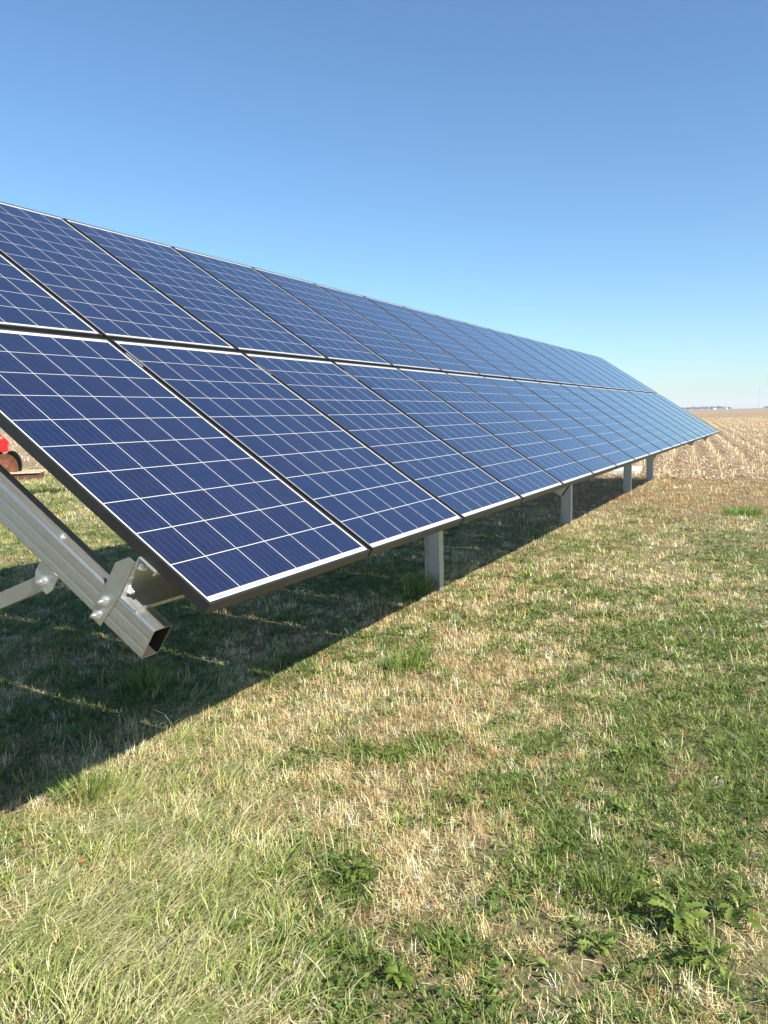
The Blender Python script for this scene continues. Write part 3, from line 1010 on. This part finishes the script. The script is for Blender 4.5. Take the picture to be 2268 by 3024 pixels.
# ------------------------------------------------------------------ weeds with broad leaves
def leaf_mesh(name, half, length, droop, fold=0.25):
    """half: half widths along the leaf; folded along the midrib and arched"""
    n = len(half)
    vs, fs = [], []
    for i, h in enumerate(half):
        t = i / (n - 1)
        yy = length * t
        z = length * (0.30 * math.sin(t * math.pi * 0.75) - droop * t * t)
        vs += [(-h * length, yy, z + fold * h * length), (0, yy, z), (h * length, yy, z + fold * h * length)]
    for i in range(n - 1):
        a = i * 3
        fs += [(a, a + 1, a + 4, a + 3), (a + 1, a + 2, a + 5, a + 4)]
    me = bpy.data.meshes.new(name)
    me.from_pydata(vs, [], fs)
    me.polygons.foreach_set('use_smooth', [True] * len(fs))
    me.materials.append(M['leaf'])
    return me
LEAF_D = [leaf_mesh('dandelion_leaf', [0.012, 0.018, 0.055, 0.022, 0.085, 0.03, 0.115, 0.04, 0.135, 0.06, 0.13, 0.07, 0.0], 1.0, d) for d in (0.22, 0.32, 0.10)]
LEAF_P = [leaf_mesh('plantain_leaf', [0.018, 0.03, 0.07, 0.15, 0.21, 0.24, 0.23, 0.18, 0.10, 0.0], 1.0, d, 0.35) for d in (0.20, 0.32, 0.06)]
def weed(px, py, kind, nl, size, label):
    z = float(lawn_z(np.array(px), np.array(py)))
    t = empty('broadleaf_weed', (px, py, z))
    tag(t, label, 'weed', 'broadleaf weeds in the lawn')
    a = random.random() * 6.28
    for k in range(int(nl * 1.9)):
        a += 2.4 + random.gauss(0, 0.25)
        s = size * random.uniform(0.38, 0.78)
        me = random.choice(LEAF_D if kind == 'd' else LEAF_P)
        o = link('leaf', me, t)
        o.location = (0.006 * math.cos(a), 0.006 * math.sin(a), 0.010 + 0.0015 * k)
        o.rotation_euler = (random.uniform(-0.05, 0.5), random.gauss(0, 0.35), a)
        o.scale = (s, s, s)
weed(0.80, -1.20, 'd', 15, 0.155, 'large dandelion rosette with lobed leaves, biggest weed at the lower right')
weed(0.66, -1.32, 'd', 11, 0.130, 'dandelion rosette just below the biggest one at the lower right')
weed(0.92, -1.38, 'd', 11, 0.135, 'dandelion rosette touching the right edge of the photo')
weed(0.90, -1.09, 'd', 8, 0.110, 'dandelion rosette just above and left of the biggest one')
weed(1.55, 0.18, 'd', 10, 0.115, 'dark green dandelion rosette in the dry grass, mid picture')
weed(0.59, -0.11, 'd', 10, 0.105, 'leafy weed beside the long lying grass, lower middle left')
weed(0.56, -1.00, 'd', 8, 0.105, 'weed with upright leaves on the bare patch at the lower right')
weed(1.26, -0.28, 'd', 9, 0.095, 'low leafy weed right of and below the mid picture rosette')
weed(0.16, 0.05, 'p', 6, 0.075, 'small oval-leaved weed at the edge of the long grass, lower left')
weed(2.00, -0.80, 'p', 9, 0.080, 'leafy weed in the green patch on the right, farthest of the weeds')
weed(0.16, -0.51, 'p', 9, 0.070, 'clump of oval leaves at the bottom edge, left of centre')
weed(0.40, -0.89, 'p', 4, 0.060, 'pair of oval leaves alone on bare soil near the bottom edge')
weed(0.50, -1.24, 'p', 5, 0.075, 'round-leaved weed near the bottom edge, under the dandelions')
weed(1.49, -0.91, 'p', 4, 0.085, 'pale broad-leaved weed right of centre in dark green grass')
weed(1.24, -0.55, 'p', 3, 0.070, 'single pale oval leaf standing up near the centre right')

# ------------------------------------------------------------------ tufts of taller grass
def tuft(px, py, nb, hgt, spread, label, cols=GREENS, lean=0.7):
    bw = max(1.0, spread / 0.11)
    rr_, aa_ = spread * 1.7 * np.sqrt(rng.random(nb)) * rng.random(nb) ** 0.3, U(nb, 0, 6.283)
    x = px + rr_ * np.cos(aa_)
    y = py + rr_ * np.sin(aa_)
    az = np.arctan2(y - py, x - px) + rng.standard_normal(nb) * 0.5
    th0 = U(nb, 0.0, lean * 0.7)
    zb = float(lawn_z(np.array(px), np.array(py)))
    c = pick(cols, nb)
    part = blades(x - px, y - py, az, th0, th0 + U(nb, 0.2, 1.0) * lean, U(nb, 0.5, 1.1) * hgt, U(nb, 0.003, 0.0055) * bw, c, 3,
                  face=U(nb, 0, 6.283), zf=lambda a, b: 0 * a)
    o = link('grass_tuft', mesh_from('grass_tuft', [part], M['blade']), loc=(px, py, zb))
    tag(o, label, 'grass tuft', 'tufts of taller grass')
tuft(4.90, 1.62, 230, 0.24, 0.10, 'tall grass tuft against the foot of the nearest post', lean=0.5)
tuft(2.83, 0.76, 240, 0.13, 0.085, 'bright green grass tuft in the sun just outside the shadow')
tuft(11.9, -0.85, 300, 0.16, 0.20, 'bright green grass tuft far off in the tan strip before the field', cols=[(0.10, 0.24, 0.02), (0.13, 0.28, 0.03), (0.16, 0.27, 0.05)])
tuft(1.82, 2.10, 200, 0.18, 0.10, 'dark green grass tuft in the shade under the rafter end')
tuft(0.62, 1.30, 170, 0.18, 0.09, 'long bladed grass tuft on the shadow edge at the far left')
tuft(11.78, 14.9, 420, 0.20, 0.30, 'dark leafy clump added in place of a shadow band on the sunlit lawn, seen between the bare rafter and the first panel', cols=[(0.05, 0.085, 0.02), (0.07, 0.11, 0.025), (0.09, 0.13, 0.03)], lean=1.1)  # added clump, its dark colours stand in for a shadow band
tuft(0.86, -0.98, 150, 0.12, 0.06, 'dark grass tuft just above the weed on the bare patch')

bm = bmesh.new()
lf = [(-0.012, 0, 0), (-0.006, 0.012, 0.004), (0.006, 0.014, 0.002), (0.013, 0.002, 0.005), (0.005, -0.011, 0.001), (-0.007, -0.010, 0.004)]
bm.faces.new([bm.verts.new(p) for p in lf])
o = from_bm('fallen_leaf', bm, M['red_leaf'], loc=(0.212, 0.856, float(lawn_z(np.array(0.212), np.array(0.856))) + 0.040), rot=(0.3, 0.2, 0.5))
tag(o, 'small orange red leaf on the long grass at the lower left', 'leaf')

# ------------------------------------------------------------------ slab past the far posts
bm = bmesh.new()
box(bm, 0, 1.9, 0, 1.6, -0.05, 0.11)
bmesh.ops.recalc_face_normals(bm, faces=bm.faces)
bmesh.ops.bevel(bm, geom=list(bm.edges), offset=0.012, segments=2, affect='EDGES')
tag(from_bm('concrete_slab', bm, M['concrete'], loc=(19.72, 2.10, 0.0), rot=(0, 0, 0.09)), 'pale flat slab on the ground behind the far posts', 'slab')

# ------------------------------------------------------------------ red farm implement and timbers behind the array
imp = empty('farm_implement', (14.2, 20.0, 0))
tag(imp, 'red farm implement with large round discs parked on the lawn at the far left', 'farm implement')
RT = Vector((math.sin(math.radians(43)), -math.cos(math.radians(43)), 0))      # roughly across the view
FW = Vector((math.cos(math.radians(43)), math.sin(math.radians(43)), 0))
OR = Vector((14.69, 20.32, 0)) - Vector((14.2, 20.0, 0))
def loc(a, b, z):
    return OR + RT * a + FW * b + Vector((0, 0, z))
bm = bmesh.new()
bar(bm, loc(-3.0, 0, 0.99), loc(0.15, 0, 0.99), 0.20, 0.22, FW)
bmesh.ops.recalc_face_normals(bm, faces=bm.faces)
bmesh.ops.bevel(bm, geom=list(bm.edges), offset=0.018, segments=2, affect='EDGES')
from_bm('toolbar', bm, M['red'], imp)
bm = bmesh.new()
prism(bm, [loc(-0.55, -0.06, 1.10), loc(0.22, -0.06, 1.10), loc(0.16, -0.06, 1.22), loc(-0.06, -0.06, 1.46), loc(-0.55, -0.06, 1.46)], FW * 0.05)
bmesh.ops.recalc_face_normals(bm, faces=bm.faces)
br = from_bm('bracket', bm, M['red'], imp)
for a, z in ((-0.02, 1.31), (-0.30, 1.34)):
    bm = bmesh.new()
    tube(bm, loc(a, -0.06, z), loc(a, -0.10, z), 0.045, 0.04, 10)
    bmesh.ops.recalc_face_normals(bm, faces=bm.faces)
    from_bm('bolt', bm, M['bolt'], br)
def disc(c, ax, R, depth, th, m):
    bm = bmesh.new()
    ax = Vector(ax).normalized()
    s = ax.orthogonal().normalized()
    t = ax.cross(s)
    prev = None
    prof = [(R * q, depth * (1 - q * q)) for q in (0.15, 0.4, 0.65, 0.85, 1.0)]
    prof = prof + [(r_, d + th) for r_, d in prof[::-1]]
    rings = [[bm.verts.new(c + ax * d + (s * math.cos(2 * math.pi * k / 40) + t * math.sin(2 * math.pi * k / 40)) * r_) for k in range(40)] for r_, d in prof]
    for A, B in zip(rings, rings[1:] + rings[:1]):
        for k in range(40):
            bm.faces.new((A[k], A[(k + 1) % 40], B[(k + 1) % 40], B[k]))
    tube(bm, c - ax * 0.05, c + ax * (depth + 0.12), R * 0.17, R * 0.17, 12)
    bmesh.ops.recalc_face_normals(bm, faces=bm.faces)
    return from_bm('disc_blade', bm, m, imp, smooth=False)
face_d = -(FW * 0.93 + RT * 0.36)
disc(loc(0.03, -0.05, 0.40), -face_d, 0.42, 0.07, 0.012, M['rust'])
disc(loc(0.16, 0.45, 0.47), -(face_d - RT * 0.5), 0.42, 0.09, 0.03, M['rubber_black'])
disc(loc(-0.95, -0.05, 0.40), -face_d, 0.42, 0.07, 0.012, M['rust'])
disc(loc(-1.95, -0.05, 0.40), -face_d, 0.42, 0.07, 0.012, M['rust'])
for a in (0.0, -1.0, -2.0):
    bm = bmesh.new()
    bar(bm, loc(a - 0.10, 0.06, 1.0), loc(a - 0.04, 0.10, 0.40), 0.06, 0.10, FW)
    bmesh.ops.recalc_face_normals(bm, faces=bm.faces)
    from_bm('shank', bm, M['rubber_black'], imp)

tb = empty('timber_stack', (15.0, 19.7, 0))
tag(tb, 'low stack of dark timbers and pale boards on the lawn behind the red implement', 'timber stack')
O2 = Vector((15.19, 19.26, 0)) - Vector((15.0, 19.7, 0))
def l2(a, b, z):
    return O2 + RT * a + FW * b + Vector((0, 0, z))
for k in range(3):                                  # sleepers side by side, seen end on to the front
    bm = bmesh.new()
    bar(bm, l2(-2.2, 0.11 + 0.5 * k, 0.10), l2(0.0 - 0.05 * k, 0.11 + 0.5 * k, 0.10), 0.22, 0.20, FW)
    bmesh.ops.recalc_face_normals(bm, faces=bm.faces)
    from_bm('timber', bm, M['wood_dark'], tb)
for k in range(7):
    bm = bmesh.new()
    e = random.uniform(-0.12, 0.02)
    bar(bm, l2(-2.3 + e, 0.03 + 0.24 * k, 0.222), l2(0.02 + e, 0.03 + 0.24 * k, 0.222), 0.20, 0.04, FW)
    bmesh.ops.recalc_face_normals(bm, faces=bm.faces)
    from_bm('board', bm, M['wood_pale'], tb)

# ------------------------------------------------------------------ things on the horizon
FS = 2200 / 1500.0
def far(x, y):                      # a point measured 1500 m out, pushed to its distance
    return (CAM[0] + (x - CAM[0]) * FS, CAM[1] + (y - CAM[1]) * FS)
def grove(name, a, b, n, hgt, label, depth=60):
    (xa, ya), (xb, yb) = far(*a), far(*b)
    parts = []
    bm = bmesh.new()
    V, C = [], []
    for k in range(n):
        t = (k + random.uniform(0.1, 0.9)) / n
        dd = random.uniform(0, depth)
        cx, cy = xa + (xb - xa) * t + dd, ya + (yb - ya) * t
        env = 0.55 + 0.45 * min(1, 5 * t, 3.5 * (1 - t) + 0.25)
        h = hgt * random.uniform(0.75, 1.05) * env
        m = 150
        cr = h * 0.42
        p = rng.standard_normal((m, 3))
        p /= np.linalg.norm(p, axis=1)[:, None]
        p *= (rng.random((m, 1)) ** 0.4) * np.array([cr, cr, h * 0.42])
        p += np.array([cx, cy, h * 0.56])
        s = U(m, 0.35, 0.9)
        d1 = rng.standard_normal((m, 3)); d1 /= np.linalg.norm(d1, axis=1)[:, None]
        d2 = np.cross(d1, rng.standard_normal((m, 3))); d2 /= np.linalg.norm(d2, axis=1)[:, None]
        V.append(np.stack([p - d1 * s[:, None], p + d2 * s[:, None], p + d1 * s[:, None], p - d2 * s[:, None]], 1).reshape(-1, 3))
        C.append(np.repeat(pick([(0.07, 0.085, 0.045), (0.09, 0.095, 0.05), (0.11, 0.10, 0.055), (0.06, 0.075, 0.04)], m), 4, 0))
        tube(bm, (cx, cy, -0.5), (cx, cy, h * 0.5), h * 0.03, h * 0.015, 5)
    V, C = np.concatenate(V), np.concatenate(C)
    q = len(V) // 4
    o = link(name, mesh_from(name, [(V, np.arange(q * 4), np.full(q, 4), C)], M['residue']))
    tag(o, label, 'wood', kind='stuff')
    from_bm('trunks', bm, M['bark'], o)
grove('distant_wood', (1596, 198), (1645, 103), 34, 10.0, 'far grey green wood on the horizon right of the panels')
grove('distant_trees', (1673, 47), (1676, 10), 12, 8.5, 'dark far trees on the horizon at the right edge')

def house(x, y, w, d, h, rot, label):
    X, Y = far(x, y)
    t = empty('farm_building', (X, Y, -0.3), (0, 0, rot))
    tag(t, label, 'building', 'white farm buildings')
    bm = bmesh.new()
    prism(bm, [(-d / 2, -w / 2, 0), (-d / 2, w / 2, 0), (-d / 2, w / 2, h), (-d / 2, 0, h + w * 0.32), (-d / 2, -w / 2, h)], (d, 0, 0))
    bmesh.ops.recalc_face_normals(bm, faces=bm.faces)
    from_bm('wall', bm, M['white_paint'], t)
    bm = bmesh.new()
    for sg in (-1, 1):
        prism(bm, [(-d / 2 - 0.3, sg * (w / 2 + 0.35), h - 0.18), (-d / 2 - 0.3, 0, h + w * 0.32 + 0.06), (-d / 2 - 0.3, 0, h + w * 0.32 + 0.26), (-d / 2 - 0.3, sg * (w / 2 + 0.35), h + 0.02)], (d + 0.6, 0, 0))
    bmesh.ops.recalc_face_normals(bm, faces=bm.faces)
    from_bm('roof', bm, M['roof'], t)
    bm = bmesh.new()
    box(bm, -d / 2 - 0.06, -d / 2 - 0.003, -0.5, 0.5, 0.2, 2.2)
    bmesh.ops.recalc_face_normals(bm, faces=bm.faces)
    from_bm('door', bm, M['roof'], t)
house(1618, 128.6, 8.0, 10, 2.8, 0.3, 'small white farm building left of the other in front of the far wood')
house(1628, 110.2, 7.5, 9, 4.6, -0.2, 'taller white farm building at the right end of the far wood')

X, Y = far(1673, 55.1)
mt = empty('radio_mast', (X, Y, -0.3))
tag(mt, 'tall thin grey radio mast with guy wires on the horizon', 'mast')
MH = 62.0
bm = bmesh.new()
cs = [(0.75 * math.cos(a), 0.75 * math.sin(a)) for a in (0.5, 2.59, 4.69)]
for (a, b) in cs:
    tube(bm, (a, b, 0), (a, b, MH), 0.13, 0.11, 5)
for k in range(31):
    z = 2.0 * k
    for j in range(3):
        p, q = cs[j], cs[(j + 1) % 3]
        tube(bm, (*p, z), (*q, z + 2.0), 0.07, 0.07, 4)
bmesh.ops.recalc_face_normals(bm, faces=bm.faces)
from_bm('lattice', bm, M['mast'], mt)
bm = bmesh.new()
tube(bm, (0, 0, MH), (0, 0, MH + 3), 0.10, 0.06, 5)
from_bm('antenna', bm, M['mast'], mt)
for a in (0.5, 2.59, 4.69):
    for zt, rr in ((28, 22), (56, 32)):
        bm = bmesh.new()
        tube(bm, (0.7 * math.cos(a), 0.7 * math.sin(a), zt), (rr * math.cos(a), rr * math.sin(a), 0), 0.035, 0.035, 4)
        from_bm('guy_wire', bm, M['mast'], mt)
X, Y = far(1606.9, 176.9)
pl = empty('utility_pole', (X, Y, -0.3))
tag(pl, 'far utility pole on the horizon just right of the panels', 'utility pole')
bm = bmesh.new()
tube(bm, (0, 0, 0), (0, 0, 9.0), 0.22, 0.16, 8)
from_bm('pole', bm, M['bark'], pl)
bm = bmesh.new()
bar(bm, (0.2, -1.2, 8.3), (0.2, 1.2, 8.3), 0.14, 0.14, (1, 0, 0))
from_bm('crossarm', bm, M['bark'], pl)

# ------------------------------------------------------------------ the air
bm = bmesh.new()
box(bm, -3000, 8000, -5000, 5000, -1.6, 72)
bmesh.ops.recalc_face_normals(bm, faces=bm.faces)
hm = bpy.data.materials.new('thin_haze')
hm.use_nodes = True
hn = hm.node_tree
hn.nodes.remove(hn.nodes['Principled BSDF'])
pv = hn.nodes.new('ShaderNodeVolumePrincipled')
pv.inputs['Color'].default_value = (0.93, 0.92, 0.95, 1)
pv.inputs['Density'].default_value = 0.00016
hn.links.new(pv.outputs[0], hn.nodes['Material Output'].inputs['Volume'])
tag(from_bm('haze', bm, hm), 'thin pale haze in the air towards the horizon', 'haze', kind='stuff')
